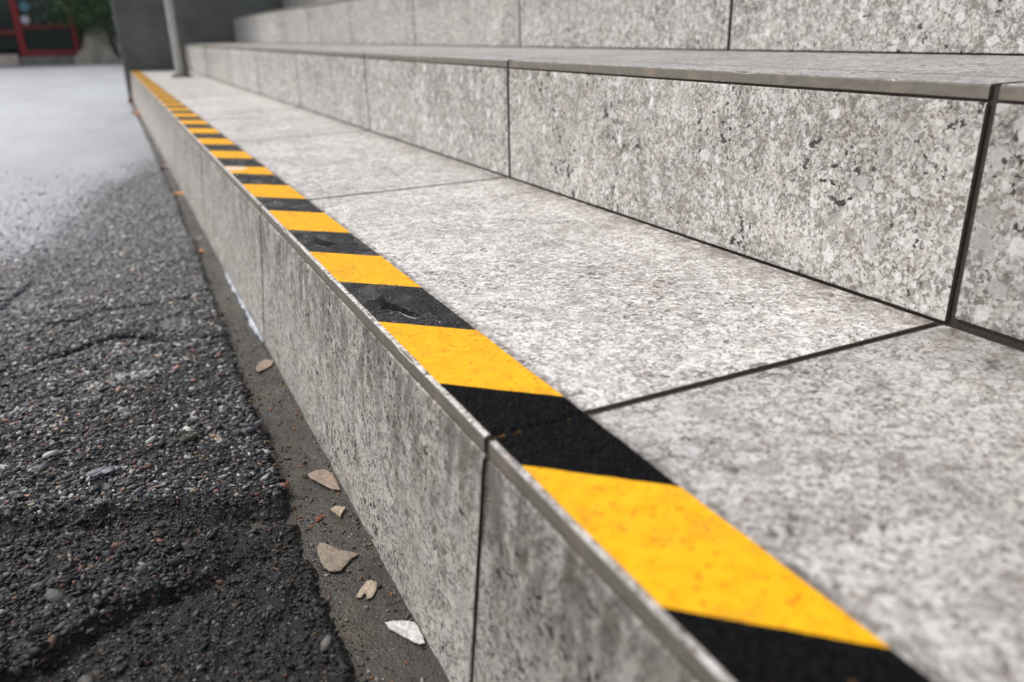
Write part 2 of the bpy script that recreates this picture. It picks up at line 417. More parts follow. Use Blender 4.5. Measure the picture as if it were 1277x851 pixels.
# ================================================================== THE STAIRCASE
L, D, H, G, YE = .60, .30, .140, .157, 4.93
GAP = .0036
SL = .003                        # each tread falls 3 mm towards its front edge... (back edge higher)
stairs = tag(empty('stone_staircase', (0, 0, -G)), 'wide staircase clad in grey speckled stone tiles, its bottom step edged with striped tape', 'staircase')
def joint_list(off):
    k0 = math.floor((-1.3-off)/L); ys = []
    k = k0
    while off+k*L < YE: ys.append(off+k*L); k += 1
    ys.append(YE); return ys
OFF = [0, -.005, -.036, .02, .0]
def zt(i): return i*H + (0 if i == 0 else 0)
NST = 5
for i in range(NST):
    x0 = i*D; top = i*H; base = -G if i == 0 else (i-1)*H + SL
    # mortar core of the step
    y0 = joint_list(OFF[i])[0]
    dep = D if i < NST-1 else 1.2
    core_v = [(x0+.0016, y0+.002, -G-.05 if i == 0 else base-.03), (x0+dep+.02, y0+.002, -G-.05), (x0+dep+.02, y0+.002, top+(SL if i < NST-1 else 0)-.0014), (x0+.0016, y0+.002, top-.0014)]
    cm = bpy.data.meshes.new('step')
    vs = core_v + [(a, YE-.001, c) for a, b, c in core_v]
    if i == 0:  # the lowest riser leans outwards at its foot
        vs[0] = (x0+.0016-.021, y0+.002, -G-.05); vs[4] = (vs[0][0], YE-.001, -G-.05)
    cm.from_pydata(vs, [], [(0, 1, 2, 3), (7, 6, 5, 4), (0, 4, 5, 1), (1, 5, 6, 2), (2, 6, 7, 3), (3, 7, 4, 0)])
    step = link('step', cm, (M['mortar'],)); step.parent = stairs; step.location = (0, 0, G)
    js = joint_list(OFF[i])
    js_r = js
    for kind in ('tread_tile', 'riser_tile'):
        offs = OFF[i]
        js = joint_list(offs)
        cache = {}
        for k in range(len(js)-1):
            a, b = js[k]+GAP/2, js[k+1]-GAP/2
            if b-a < .03: continue
            near = (-.7 < a < 1.25)
            ln = b-a
            if kind == 'tread_tile':
                th = .0085 if i == 0 else .0080
                back = D - .0012 if i < NST-1 else 1.2
                sec = [(0, -th), (back, SL-th), (back, SL), (0, 0)]
                key = ('t', round(ln, 4), near and k % 5)
                if key not in cache:
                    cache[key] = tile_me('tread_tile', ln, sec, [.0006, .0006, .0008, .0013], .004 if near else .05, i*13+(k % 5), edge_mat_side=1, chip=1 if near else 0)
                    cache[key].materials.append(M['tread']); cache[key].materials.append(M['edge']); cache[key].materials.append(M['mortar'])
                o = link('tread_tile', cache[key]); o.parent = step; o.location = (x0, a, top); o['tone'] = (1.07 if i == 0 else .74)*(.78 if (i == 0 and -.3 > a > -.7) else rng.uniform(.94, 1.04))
            else:
                hh = top-.0085-.0012-base; gap0 = .0052 if (a < -.3 and i == 1) else .0014
                bx = -.016 if i == 0 else 0
                zb = base + gap0 - top; ztp = -.0085-.0013
                if i == 0: zb = -G-.012
                fx = -.0004
                sec = [(fx+bx, zb), (.009+bx, zb), (.009, ztp), (fx, ztp)]
                key = ('r', round(ln, 4), near and k % 5, gap0)
                if key not in cache:
                    cache[key] = tile_me('riser_tile', ln, sec, [.0009, .0006, .0006, .0009], .004 if near else .05, i*17+(k % 5)+40, chip=1 if near else 0)
                    [cache[key].materials.append(q) for q in (M['riser_low'] if i == 0 else M['riser'], M['edge'], M['mortar'])]
                o = link('riser_tile', cache[key]); o.parent = step; o.location = (x0, a, top); o['tone'] = (.88 if a < -.3 else 1.02)*rng.uniform(.94, 1.06)*(1.0 if i else .95)

# ================================================================== GUTTER STRIP AND ASPHALT
EDGE = np.array([(-2, -.066), (-.3, -.062), (.05, -.0577), (.17, -.0560), (.28, -.0530), (.41, -.0535), (.61, -.0478), (.89, -.0415), (1.57, -.033), (3, -.029), (5.045, -.027), (5.12, .8), (60, .8)])
def edge_x(y): 
    y = np.asarray(y, float)
    return np.interp(y, EDGE[:, 0], EDGE[:, 1]) + .0042*fbm(y*38, y*0+3.1, 4, 4, .65)*np.interp(y, [0, 3], [1, .6]) + .0028*vnoise(y*9, y*0+1.1, 3)
def gutter_z(x, y): return -G + .0010*fbm(x*60, y*40, 3, 21) - .0012 + .002*sstep(-.03, -.0165, x)*(fbm(y*30, y*0, 2, 8)+.3)
ys = np.concatenate([np.arange(-1.3, 1.3, .004), np.geomspace(1.3, YE-.001, 120)]); xs = np.linspace(0, 1, 22)
YY, XX = np.meshgrid(ys, xs, indexing='ij'); X = -.088 + XX*(.088-.0135)
V = np.stack([X, YY, gutter_z(X, YY)], -1).reshape(-1, 3)
def gridfaces(a, b):
    I = np.arange(a*b).reshape(a, b); return np.stack([I[:-1, :-1], I[:-1, 1:], I[1:, 1:], I[1:, :-1]], -1).reshape(-1, 4)
g = link('gutter_channel', np_mesh('gutter_channel', V, gridfaces(len(ys), len(xs)), True), (M['gutter'],)); tag(g, kind='structure')

crackA = [(-.0509, .8211), (-.0897, .7836), (-.1234, .7874), (-.1887, .7843), (-.2107, .7628), (-.2392, .7623)]
crackB = [(-.40, .57), (-.33, .60), (-.2784, .6244), (-.2571, .6322), (-.2352, .6429), (-.2125, .6623), (-.1801, .6755), (-.1505, .6828), (-.1185, .639), (-.0853, .6266), (-.05, .61)]
crackC = [(-.36, .74), (-.2991, .8522), (-.2817, .9174), (-.2615, .9819)]
ridgeD = [(-.50, .02), (-.30, .105), (-.2333, .129), (-.2108, .1345), (-.191, .149), (-.1649, .1628), (-.127, .1731), (-.0873, .1850)]
ridgeE = [(-.60, .33), (-.2476, .2864), (-.2075, .272), (-.1667, .2584), (-.1295, .2561), (-.0946, .2365), (-.05, .2235)]
def coarse_mask(x, y):      # the strip of coarse weathered aggregate between the two ridges
    yd = np.interp(x, [p[0] for p in ridgeD], [p[1] for p in ridgeD]) + .010*fbm(x*40, y*40, 2, 61)
    ye = np.interp(x, [p[0] for p in ridgeE], [p[1] for p in ridgeE]) + .008*fbm(x*40, y*40, 2, 62)
    return sstep(-.006, .006, y-yd)*(1-sstep(-.01, .012, y-ye))*(1-sstep(-.15, -.10, x)), y-yd, y-ye
def asph_z(x, y):
    x = np.asarray(x, float); y = np.asarray(y, float)
    s = edge_x(y)-x
    near = 1-sstep(1.4, 2.6, y)
    z = -.1505 + .0035*fbm(x*7+3, y*7, 3, 31)*near + .004*fbm(x*1.3, y*1.3, 2, 33)
    z += near*0.0021*fbm(x*70, y*70, 4, 35, .65)
    z += near*.0020*fbm(x*190, y*190, 2, 39, .6)
    cm, dd, de = coarse_mask(x, y)
    z += .0065*cm*near
    z += near*.0080*sstep(-.002, .022, de) - near*.0055*np.exp(-((de+.004)/.010)**2)
    z -= near*.004*np.exp(-((dd+.004)/.008)**2)
    z -= near*.004*sstep(.16, .30, de)
    wob = 1+.9*fbm(x*45, y*45, 2, 71)
    for pts, dep, wd in ((crackA, .0090, .0040), (crackB, .0125, .0062), (crackC, .0060, .0035)):
        d = polydist(x, y, pts)
        z -= near*dep*np.clip(wob, .35, 1.6)*np.exp(-(d/(wd*np.clip(wob, .4, 2)))**2)
    z -= near*.0035*sstep(.61, .64, y)*(1-sstep(.66, .76, y))*sstep(.02, .05, s)
    # crumbling rim towards the gutter
    rim = 1-sstep(0, .010, s)
    z = z*(1-rim) + rim*(-G-.0035)
    return z
ss = [0]; st = .0012
while ss[-1] < 60:
    ss.append(ss[-1]+st)
    if ss[-1] > .02: st = max(st, .0021)
    if ss[-1] > .42: st *= 1.10
ss = np.array(ss)
yl = [-1.3]; st = .03
while yl[-1] < 80:
    yl.append(yl[-1]+st)
    if yl[-1] < -.08: st = max(.0022, st*.93) if yl[-1] > -.6 else st
    elif yl[-1] < .95: st = .0022
    else: st *= 1.018
yl = np.array(yl)
YY, S = np.meshgrid(yl, ss, indexing='ij'); X = edge_x(YY) - S
Z = asph_z(X, YY)
def pale_f(x, y):
    d = polydist(x, y, [(-.1893, .5253), (-.176, .532), (-.1661, .541), (-.150, .5405), (-.136, .5454)])
    a = sstep(.0085, .003, d + .006*fbm(x*120, y*120, 3, 81))
    d2 = polydist(x, y, [(-.285, .482), (-.2662, .4905), (-.253, .4999)])
    b = sstep(.005, .002, d2 + .005*fbm(x*120, y*120, 3, 83))
    d3 = polydist(x, y, [(-.262, .84), (-.24, .853), (-.215, .862)])
    c = .6*sstep(.008, .003, d3 + .006*fbm(x*120, y*120, 3, 84))
    return np.maximum(np.maximum(a, b), c)
def sst(a, b, x): return sstep(a, b, x) if a < b else 1-sstep(b, a, x)
def pale(x, y):
    d = polydist(x, y, [(-.1893, .5253), (-.176, .532), (-.1661, .541), (-.150, .5405), (-.136, .5454)]) + .006*fbm(x*120, y*120, 3, 81)
    d2 = polydist(x, y, [(-.285, .482), (-.2662, .4905), (-.253, .4999)]) + .005*fbm(x*120, y*120, 3, 83)
    d3 = polydist(x, y, [(-.262, .84), (-.24, .853), (-.215, .862)]) + .006*fbm(x*120, y*120, 3, 84)
    return np.maximum(np.maximum(sst(.0125, .006, d), sst(.008, .004, d2)), .6*sst(.008, .003, d3))
def wetness(x, y):
    s = edge_x(y)-x
    lim = .85 + .0*x
    t = y - (1.6+5*(x+.15)) + .5*fbm(x*7, y*4, 4, 91)
    a = sstep(-.60, 1.0, t)*sstep(.55, 1.0, y)
    b = sstep(2.0, 4.5, y+.6*fbm(x*3, y*1.2, 3, 93))*.8
    d = np.hypot((x+.105)/.022, (y-.695)/.03)
    c = .7*(1-sstep(.6, 1.1, d + .4*fbm(x*60, y*60, 2, 94)))
    return np.clip(np.maximum(np.maximum(a, b), c), 0, 1)
def worn_sheen_at(x, y):  # share of wear and wet sky sheen painted into the colour
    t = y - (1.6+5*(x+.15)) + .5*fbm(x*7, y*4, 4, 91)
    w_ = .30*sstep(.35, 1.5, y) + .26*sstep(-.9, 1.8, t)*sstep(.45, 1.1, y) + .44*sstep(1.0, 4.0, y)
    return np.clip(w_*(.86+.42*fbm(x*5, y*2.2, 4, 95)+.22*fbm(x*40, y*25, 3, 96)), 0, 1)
me = np_mesh('asphalt_pavement', np.stack([X, YY, Z], -1).reshape(-1, 3), gridfaces(len(yl), len(ss))[:, ::-1], True, fattr=dict(pale=pale(X, YY), wet=wetness(X, YY), worn_sheen=worn_sheen_at(X, YY)))
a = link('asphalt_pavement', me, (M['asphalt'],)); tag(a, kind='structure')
gp = link('ground', np_mesh('ground', [(-300, -300, -.26), (300, -300, -.26), (300, 600, -.26), (-300, 600, -.26)], [(0, 1, 2, 3)]), (M['earth'],)); tag(gp, kind='structure')

# ---- crushed stone showing in the weathered asphalt
CAM = np.array([-.1253, -.2907, .1704])
def cam_px(P):
    p, y, r = .3717, .4461, -.0193; cy, sy, cp, sp = math.cos(y), math.sin(y), math.cos(p), math.sin(p)
    fw = np.array([sy*cp, cy*cp, -sp]); ri = np.array([cy, -sy, 0.]); u = np.cross(ri, fw)
    d = P-CAM; return 638.5+988.27*(d@ri)/(d@fw), 425.5-988.27*(d@u)/(d@fw), d@fw
phi = (1+5**.5)/2
ICO = np.array([(-1, phi, 0), (1, phi, 0), (-1, -phi, 0), (1, -phi, 0), (0, -1, phi), (0, 1, phi), (0, -1, -phi), (0, 1, -phi), (phi, 0, -1), (phi, 0, 1), (-phi, 0, -1), (-phi, 0, 1)])/math.sqrt(1+phi*phi)
ICF = np.array([(0, 11, 5), (0, 5, 1), (0, 1, 7), (0, 7, 10), (0, 10, 11), (1, 5, 9), (5, 11, 4), (11, 10, 2), (10, 7, 6), (7, 1, 8), (3, 9, 4), (3, 4, 2), (3, 2, 6), (3, 6, 8), (3, 8, 9), (4, 9, 5), (2, 4, 11), (6, 2, 10), (8, 6, 7), (9, 8, 1)])
def stones(x, y, z, rad, flat, tilt, tint, name, sink=.3):
    n = len(x)
    V = ICO[None]*(1+.30*rng.standard_normal((n, 12, 1)).clip(-1.6, 1.6)); V = np.sign(V)*np.abs(V)**.8; V[..., 2] = np.clip(V[..., 2], -.9, .45)*1.5
    sc = np.stack([rad*rng.uniform(.85, 1.7, n), rad*rng.uniform(.5, 1.0, n), rad*flat], -1)
    V = V*sc[:, None]
    az = rng.uniform(0, 2*np.pi, n); tx = rng.normal(0, tilt, n); ty = rng.normal(0, tilt, n)
    c, s_ = np.cos(az), np.sin(az); V = np.stack([V[..., 0]*c[:, None]-V[..., 1]*s_[:, None], V[..., 0]*s_[:, None]+V[..., 1]*c[:, None], V[..., 2]], -1)
    c, s_ = np.cos(tx), np.sin(tx); V = np.stack([V[..., 0], V[..., 1]*c[:, None]-V[..., 2]*s_[:, None], V[..., 1]*s_[:, None]+V[..., 2]*c[:, None]], -1)
    c, s_ = np.cos(ty), np.sin(ty); V = np.stack([V[..., 0]*c[:, None]+V[..., 2]*s_[:, None], V[..., 1], -V[..., 0]*s_[:, None]+V[..., 2]*c[:, None]], -1)
    V += np.stack([x, y, z+rad*flat*(sink)], -1)[:, None]
    F = (ICF[None] + (np.arange(n)*12)[:, None, None]).reshape(-1, 3)
    colr = np.concatenate([np.repeat(tint, 12, 0), np.ones((n*12, 1))], 1)
    return np_mesh(name, V.reshape(-1, 3), F, False, colors=colr)
def palette(n, pl, rare):
    P = np.array([(.030, .031, .034), (.050, .051, .055), (.080, .080, .082), (.125, .122, .118), (.19, .18, .165), (.30, .275, .24), (.24, .125, .095), (.20, .14, .09), (.46, .44, .40)])
    w_ = np.array([.30, .26, .17, .10, .06*rare, .035*rare, .025*rare, .02*rare, .010*rare]); w_ = w_/w_.sum()
    i = rng.choice(len(P), n, p=w_); c = P[i]*rng.uniform(.65, 1.35, (n, 1))
    return np.clip(c*(1-pl[:, None]) + np.array([.50, .50, .46])*pl[:, None]*rng.uniform(.7, 1.1, (n, 1)), 0, 1)
N = 480000
cand_y = rng.uniform(-.25, 2.3, N); cand_s = rng.uniform(.002, .85, N); cx_ = edge_x(cand_y)-cand_s
px, py, dz = cam_px(np.stack([cx_, cand_y, np.full(N, -.15)], -1))
keep = (px > -620) & (px < 900) & (py < 1050) & (dz > .1)
cx_, cand_y, cand_s = cx_[keep], cand_y[keep], cand_s[keep]
cm, dd, de = coarse_mask(cx_, cand_y)
field = sstep(.0, .03, de)
tarz = 1-np.clip(cm+field, 0, 1)
far = sstep(.55, 1.2, cand_y)
pr = (.95*cm + field*(1.0-.25*far) + .75*tarz)*(1-.9*sstep(1.1, 2.25, cand_y))
patchy = .75+.8*fbm(cx_*25, cand_y*25, 3, 55)
keep = rng.uniform(0, 1, len(cx_)) < pr*np.clip(patchy, .25, 1)*(1-.92*sstep(.25, .8, wetness(cx_, cand_y)))*(1-.85*np.exp(-(np.minimum(polydist(cx_, cand_y, crackB)/.0065, polydist(cx_, cand_y, crackA)/.004))**2))
cx_, cand_y, cand_s, cm, field, tarz, far = [q[keep] for q in (cx_, cand_y, cand_s, cm, field, tarz, far)]
n = len(cx_)
rad = np.exp(rng.normal(0, .42, n))*(.00140*cm + field*.00135 + .00095*tarz)
rad = np.clip(rad, .0006, .0052)
worn_sheen_f = worn_sheen_at(cx_, cand_y)[:, None]  # stones are paled by the same painted sheen
pl = pale(cx_, cand_y)*(rng.uniform(0, 1, n) < .8)
tint = palette(n, pl, np.where(1, 1.6, 1)) if False else palette(n, pl, 1.5)
tint *= ((1-.62*tarz-.36*cm)*1.35*(1+.7*sstep(.45, 1.3, cand_y)))[:, None]*np.where(rng.uniform(0, 1, n) < .30*field, 2.2, .78)[:, None]; tint = np.clip(tint*(1-worn_sheen_f)+worn_sheen_f*.27*rng.uniform(.5, 1.5, (n, 1)), 0, .6)
zz = asph_z(cx_, cand_y)
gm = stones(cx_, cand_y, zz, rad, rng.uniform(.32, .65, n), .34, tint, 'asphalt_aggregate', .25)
go = link('asphalt_aggregate', gm, (M['gravel'],)); tag(go, 'crushed dark stone bedded in the weathered asphalt beside the step', 'gravel', kind='stuff')
# fine grit swept into the gutter
n = 2600
gy = np.concatenate([rng.uniform(-.1, .75, n-700), rng.uniform(.75, 2.5, 700)]); gt = rng.beta(.42, .55, n); gx = edge_x(gy)*(1-gt) + (-.0175)*gt
tint = palette(n, np.zeros(n), 4); om = rng.uniform(0, 1, n) < .07; tint[om] = np.array([.42, .19, .07])*rng.uniform(.6, 1.1, (om.sum(), 1))
gm = stones(gx, gy, gutter_z(gx, gy), np.clip(np.exp(rng.normal(0, .5, n))*.00055, .0003, .0018), .7, .3, tint, 'gutter_grit', .3)
go = link('gutter_grit', gm, (M['gravel'],)); tag(go, 'fine stone and brick grit scattered along the dark gutter', 'grit', kind='stuff')

# ================================================================== HAZARD TAPE
tape = tag(empty('hazard_tape', (0, 0, 0)), 'yellow and black striped hazard tape stuck along the edge of the bottom step', 'tape')
B = [-.6135, -.5165, -.4195, -.322, -.2255, -.1283, -.0289, .0656, .1731, .2726, .3706, .4633, .5640, .6495, .7463, .8380, .9110]
while B[-1] < YE-.06: B.append(B[-1] + rng.uniform(.092, .099))
B[-1] = YE-.004
XL, XR, SK = .0032, .0512, -.0455
def tread_z(x): return SL*x/D
def stripe_me(name, a, b, first, last, black):
    near = b < 1.3
    nx, ny = (18, 110) if near and a < 1.0 else ((10, 24) if near else (4, 6))
    u = np.linspace(0, 1, nx); v = np.linspace(0, 1, ny)
    U, Vv = np.meshgrid(u, v, indexing='xy')
    wob = lambda y: .00035*vnoise(y*60, y*0+2, 7)
    xl = XL; xr = XR
    Y = a + (b-a)*Vv + SK*U
    if last: Y = np.minimum(Y, YE-.003)
    Xx = xl + (xr-xl)*U
    Xx = Xx + wob(Y)*(np.abs(U-.5) > .48)
    if not near: pass
    else:
        jag = .00030*vnoise(U*70, U*0+a*91, 12) + .0006*vnoise(U*14, U*0+a*37, 13)
        jagb = .00030*vnoise(U*70, U*0+b*91, 12) + .0006*vnoise(U*14, U*0+b*37, 13)
        Y = Y + jag*(1-Vv) + jagb*Vv
    Z = tread_z(Xx) + .0007 + .00018*fbm(Xx*90, Y*90, 2, 14)
    # the tape dips where it crosses the joints between the tread slabs
    for j in np.arange(-1.2, YE, L):
        Z = Z - .0019*np.exp(-((Y-j - .0006*np.sin(Xx*300))/.0012)**2)
    if near:   # two or three shallow wrinkles
        Z = Z + .0003*np.exp(-((Y-.09-(Xx*.5))/.004)**2)
    top = np.stack([Xx, Y, Z], -1).reshape(-1, 3)
    bot = top.copy(); bot[:, 2] = tread_z(top[:, 0]) + .00015
    bot[:, 2] = np.minimum(bot[:, 2], top[:, 2]-.0003)
    I = np.arange(nx*ny).reshape(ny, nx); F = np.stack([I[:-1, :-1], I[:-1, 1:], I[1:, 1:], I[1:, :-1]], -1).reshape(-1, 4).tolist()
    n0 = nx*ny; ring = list(I[0]) + list(I[1:, -1]) + list(I[-1, :-1][::-1]) + list(I[1:-1, 0][::-1])
    for p, q in zip(ring, ring[1:]+ring[:1]): F.append([int(q), int(p), int(p)+n0, int(q)+n0])
    me = bpy.data.meshes.new(name); me.from_pydata(np.concatenate([top, bot]).tolist(), [], F)
    me.polygons.foreach_set('use_smooth', np.ones(len(me.polygons), bool)); me.set_sharp_from_angle(angle=R(45))
    return me
for k in range(len(B)-1):
    yel = (k % 2 == 1) if True else 0
    # B[5]..B[6] is yellow
    nm = 'yellow_stripe' if yel else 'black_stripe'
    link(nm, stripe_me(nm, B[k], B[k+1], k == 0, k == len(B)-2, not yel), (M['yellow' if yel else 'black'],), tape)

# water lying on the black stripes
def blob(name, pts, z0, th, mat, n=48, seed=0, rough=.12, flat=.8):
    """pts: list of (x, y, r) discs joined; outline from an angular sweep about their centroid"""
    cx = sum(p[0] for p in pts)/len(pts); cy_ = sum(p[1] for p in pts)/len(pts); ring = []
    for k in range(n):
        t = 2*math.pi*k/n; dx, dy = math.cos(t), math.sin(t); best = .0003
        for (x, y, r) in pts:
            ox, oy = cx-x, cy_-y; b = ox*dx+oy*dy; c = ox*ox+oy*oy-r*r; q = b*b-c
            if q > 0: best = max(best, -b+math.sqrt(q))
        best *= 1 + rough*vnoise(np.array([t*2.2+seed]), np.array([seed+.5]), 3)[0]*2 + rough*.6*vnoise(np.array([t*6+seed]), np.array([seed+4.5]), 5)[0]*2
        ring.append((dx*best, dy*best))
    bm = bmesh.new(); L0 = []
    for f, zf in ((1.0, 0), (.985, .45), (.93, .85), (.80, 1.0), (.45, 1.03)):
        L0.append([bm.verts.new((cx+a*f, cy_+b*f, z0(cx+a*f, cy_+b*f)+th*zf if callable(z0) else z0+th*zf)) for a, b in ring])
    for A, Bq in zip(L0[:-1], L0[1:]):
        for k in range(n): bm.faces.new((A[k], A[(k+1) % n], Bq[(k+1) % n], Bq[k]))
    bm.faces.new(L0[-1])
    base = [bm.verts.new(v.co - Vector((0, 0, th*.3))) for v in L0[0]]
    for k in range(n): bm.faces.new((L0[0][(k+1) % n], L0[0][k], base[k], base[(k+1) % n]))
    bm.faces.new(base[::-1])
    return bm_obj(name, bm, mat)
tz = lambda x, y: tread_z(x)+.00075
o = blob('puddle', [(.012, .213, .006), (.016, .196, .0075), (.022, .183, .007), (.027, .170, .006), (.018, .222, .004)], tz, .00045, M['water'], seed=3, rough=.3); tag(o, 'clear water puddle on the black stripe between the third and fourth yellow bands', 'puddle')
o['label'] = 'irregular water puddle on the first glistening black stripe beyond the step joint'
o = blob('puddle', [(.017, .405, .006), (.020, .392, .008), (.024, .382, .006), (.017, .420, .004)], tz, .00045, M['water'], seed=8, rough=.25); tag(o, 'smaller dark water puddle further back on the next black tape stripe', 'puddle')

# rain droplets beaded on the tape (fine wet grit that catches the light)
nd = 5200
dy = np.exp(rng.uniform(math.log(.12), math.log(1.9), nd)); dx = rng.uniform(XL+.001, XR-.001, nd)
lefty = dy - SK*(dx-XL)/(XR-XL); idx = np.searchsorted(np.array(B), lefty)-1; blk = (idx % 2 == 0)
keep = blk | (rng.uniform(0, 1, nd) < .12); keep &= (fbm(dx*60, dy*60, 2, 201) > -.12)
dx, dy = dx[keep], dy[keep]; nd = len(dx)
me = stones(dx, dy, tread_z(dx)+.0008, np.clip(np.exp(rng.normal(0, .4, nd))*.00058, .0002, .0012), .5, .05, np.ones((nd, 3)), 'rain_droplets', -.1)
me.polygons.foreach_set('use_smooth', np.ones(len(me.polygons), bool))
dr = link('rain_droplets', me, (M['water'],), tape); dr['kind'] = 'stuff'

# ================================================================== LITTER IN THE GUTTER AND ON THE ASPHALT
def chip(name, x, y, z, lx, ly, th, rot, mat, seed=0, lens=False, tilt=(0, 0), n=22, jag=.28, curl=0.0):
    """thin irregular flake with a broken outline"""
    r_ = random.Random(seed); ph = [r_.uniform(0, 6.28) for _ in range(5)]
    ring = []
    for k in range(n):
        t = 2*math.pi*k/n
        rr = 1 + jag*(.5*math.sin(2*t+ph[0])+.35*math.sin(3*t+ph[1])+.25*math.sin(5*t+ph[2])+.2*math.sin(8*t+ph[3])) + jag*.25*r_.uniform(-1, 1)
        if lens: a = math.copysign(abs(math.cos(t))**.85, math.cos(t)); b = math.copysign(abs(math.sin(t))**1.7, math.sin(t)); rr = 1+jag*.2*(rr-1)
        else: a, b = math.cos(t), math.sin(t)
        ring.append((a*rr*lx/2, b*rr*ly/2))
    bm = bmesh.new(); rows = []
    for f, zf in ((.96, 0), (1.0, .35), (.98, .8), (.88, 1.0), (.5, 1.0)):
        rows.append([bm.verts.new((a*f, b*f, th*zf*(1+.35*math.sin(3.1*k*.5+seed)*(f < .95)) + curl*((a*f/lx*2)**2))) for k, (a, b) in enumerate(ring)])
    for A, Bq in zip(rows[:-1], rows[1:]):
        for k in range(n): bm.faces.new((A[k], A[(k+1) % n], Bq[(k+1) % n], Bq[k]))
    c = bm.verts.new((0, 0, th*1.05))
    for k in range(n): bm.faces.new((rows[-1][k], rows[-1][(k+1) % n], c))
    bm.faces.new(rows[0][::-1])
    o = bm_obj(name, bm, mat); o.location = (x, y, z); o.rotation_euler = (R(tilt[0]), R(tilt[1]), R(rot))
    return o
def gz(x, y): return float(gutter_z(np.array([x]), np.array([y]))[0])
def az_(x, y): return float(asph_z(np.array([x]), np.array([y]))[0])
t = tag
def flake(name, pts, z, th, mat, seed=0, lift=0.0):
    """thin broken flake from its outline on the ground (metres), subdivided and roughened"""
    r_ = random.Random(seed); cx = sum(p[0] for p in pts)/len(pts); cy_ = sum(p[1] for p in pts)/len(pts); ring = []
    for (ax, ay), (bx, by) in zip(pts, pts[1:]+pts[:1]):
        for q in (0, .33, .66):
            j = .00035*r_.uniform(-1, 1) if q else 0
            ring.append((ax+(bx-ax)*q-cx+j, ay+(by-ay)*q-cy_+j))
    n = len(ring); bm = bmesh.new(); rows = []
    for f, zf in ((.95, 0), (1.0, .3), (.99, .85), (.93, 1.0), (.62, 1.0), (.3, 1.0)):
        rows.append([bm.verts.new((a*f, b*f, th*zf*(1+(.30*vnoise(np.array([a*f*350+seed]), np.array([b*f*350]), 3)[0]+.25*vnoise(np.array([a*f*900+seed]), np.array([b*f*900]), 5)[0])*(zf >= 1)*2) + lift*(a*f)**2)) for a, b in ring])
    for A, Bq in zip(rows[:-1], rows[1:]):
        for k in range(n): bm.faces.new((A[k], A[(k+1) % n], Bq[(k+1) % n], Bq[k]))
    c = bm.verts.new((0, 0, th))
    for k in range(n): bm.faces.new((rows[-1][k], rows[-1][(k+1) % n], c))
    bm.faces.new(rows[0][::-1])
    o = bm_obj(name, bm, mat); o.location = (cx, cy_, z); return o
t(flake('stone_chip', [(-0.0326, 0.0862), (-0.0279, 0.0853), (-0.0215, 0.082), (-0.0166, 0.0787), (-0.0161, 0.0731), (-0.0163, 0.0671), (-0.0173, 0.0589), (-0.0204, 0.0597), (-0.023, 0.0633), (-0.0261, 0.0685), (-0.0297, 0.0755), (-0.0322, 0.0813)], -.1572, .0013, M['chip_white'], 3), 'white pointed stone chip leaning on the riser foot, nearest the camera', 'stone chip')
t(flake('stone_chip', [(-0.0422, 0.117), (-0.038, 0.1226), (-0.0313, 0.1297), (-0.0278, 0.1289), (-0.026, 0.1243), (-0.0285, 0.1177), (-0.0321, 0.1127), (-0.0359, 0.1121), (-0.0355, 0.1187), (-0.039, 0.1154)], -.1575, .0009, M['chip_cream'], 12), 'ragged flat cream flake between the white chip and the big tan chip', 'stone chip')
t(flake('stone_chip', [(-0.0518, 0.1797), (-0.0485, 0.1842), (-0.0445, 0.1801), (-0.0399, 0.1715), (-0.0343, 0.1656), (-0.0277, 0.1592), (-0.0328, 0.1569), (-0.0384, 0.152), (-0.0435, 0.1471), (-0.0498, 0.1494), (-0.0528, 0.1547), (-0.053, 0.1673)], -.1575, .0014, M['chip_tan'], 5), 'large tan triangular stone chip lying flat in the middle of the gutter', 'stone chip')
t(flake('stone_chip', [(-0.032, 0.2214), (-0.0272, 0.2237), (-0.0209, 0.218), (-0.0244, 0.2138), (-0.0283, 0.2077), (-0.0302, 0.2145)], -.1573, .0018, M['chip_cream'], 21), 'small pale cream stone chip between the two larger tan chips', 'stone chip')
t(flake('stone_chip', [(-0.0362, 0.2803), (-0.0285, 0.2833), (-0.0218, 0.2812), (-0.0176, 0.272), (-0.0179, 0.253), (-0.0189, 0.2444), (-0.0249, 0.2501), (-0.0299, 0.2607), (-0.0342, 0.2696)], -.1573, .0014, M['leaf_tan'], 31), 'flat brownish pink stone chip against the riser, behind the pale cream chip', 'stone chip')
t(chip('brick_crumb', -.0420, .2150, gz(-.042, .215), .0065, .0045, .0012, 50, M['chip_brick'], 44, jag=.5), 'orange red brick crumb left of the pale cream chip', 'brick crumb')
t(chip('pebble', -.0385, .2800, gz(-.0385, .28)-.0002, .0040, .0036, .0030, 0, M['chip_cream'], 51, jag=.12), 'round tan pebble left of the brownish pink chip', 'pebble')
t(flake('dry_leaf', [(-0.0372, 0.5221), (-0.0319, 0.539), (-0.0241, 0.545), (-0.0156, 0.5353), (-0.0212, 0.5232), (-0.0288, 0.5176), (-0.0371, 0.5124)], -.1570, .0006, M['leaf_tan'], 61, 6.0), 'pinkish dry leaf lying in the damp gutter beside the riser', 'leaf')
t(chip('dry_leaf', -.0365, 1.078, gz(-.0365, 1.078)+.0006, .017, .013, .0006, 70, M['leaf_orange'], 62, lens=True, curl=.003), 'small orange leaf at the gutter edge, nearest of the far leaves', 'leaf')
t(chip('dry_leaf', -.0320, 1.175, gz(-.032, 1.175)+.0006, .016, .012, .0006, 10, M['leaf_tan'], 63, lens=True, curl=.003), 'pale leaf scrap just behind the small orange leaf in the gutter', 'leaf')
t(chip('dry_leaf', -.0240, 1.650, gz(-.024, 1.65)+.0006, .034, .026, .0006, 15, M['leaf_orange'], 64, lens=True, curl=.006), 'blurred orange brown leaf in the gutter halfway along the step', 'leaf')
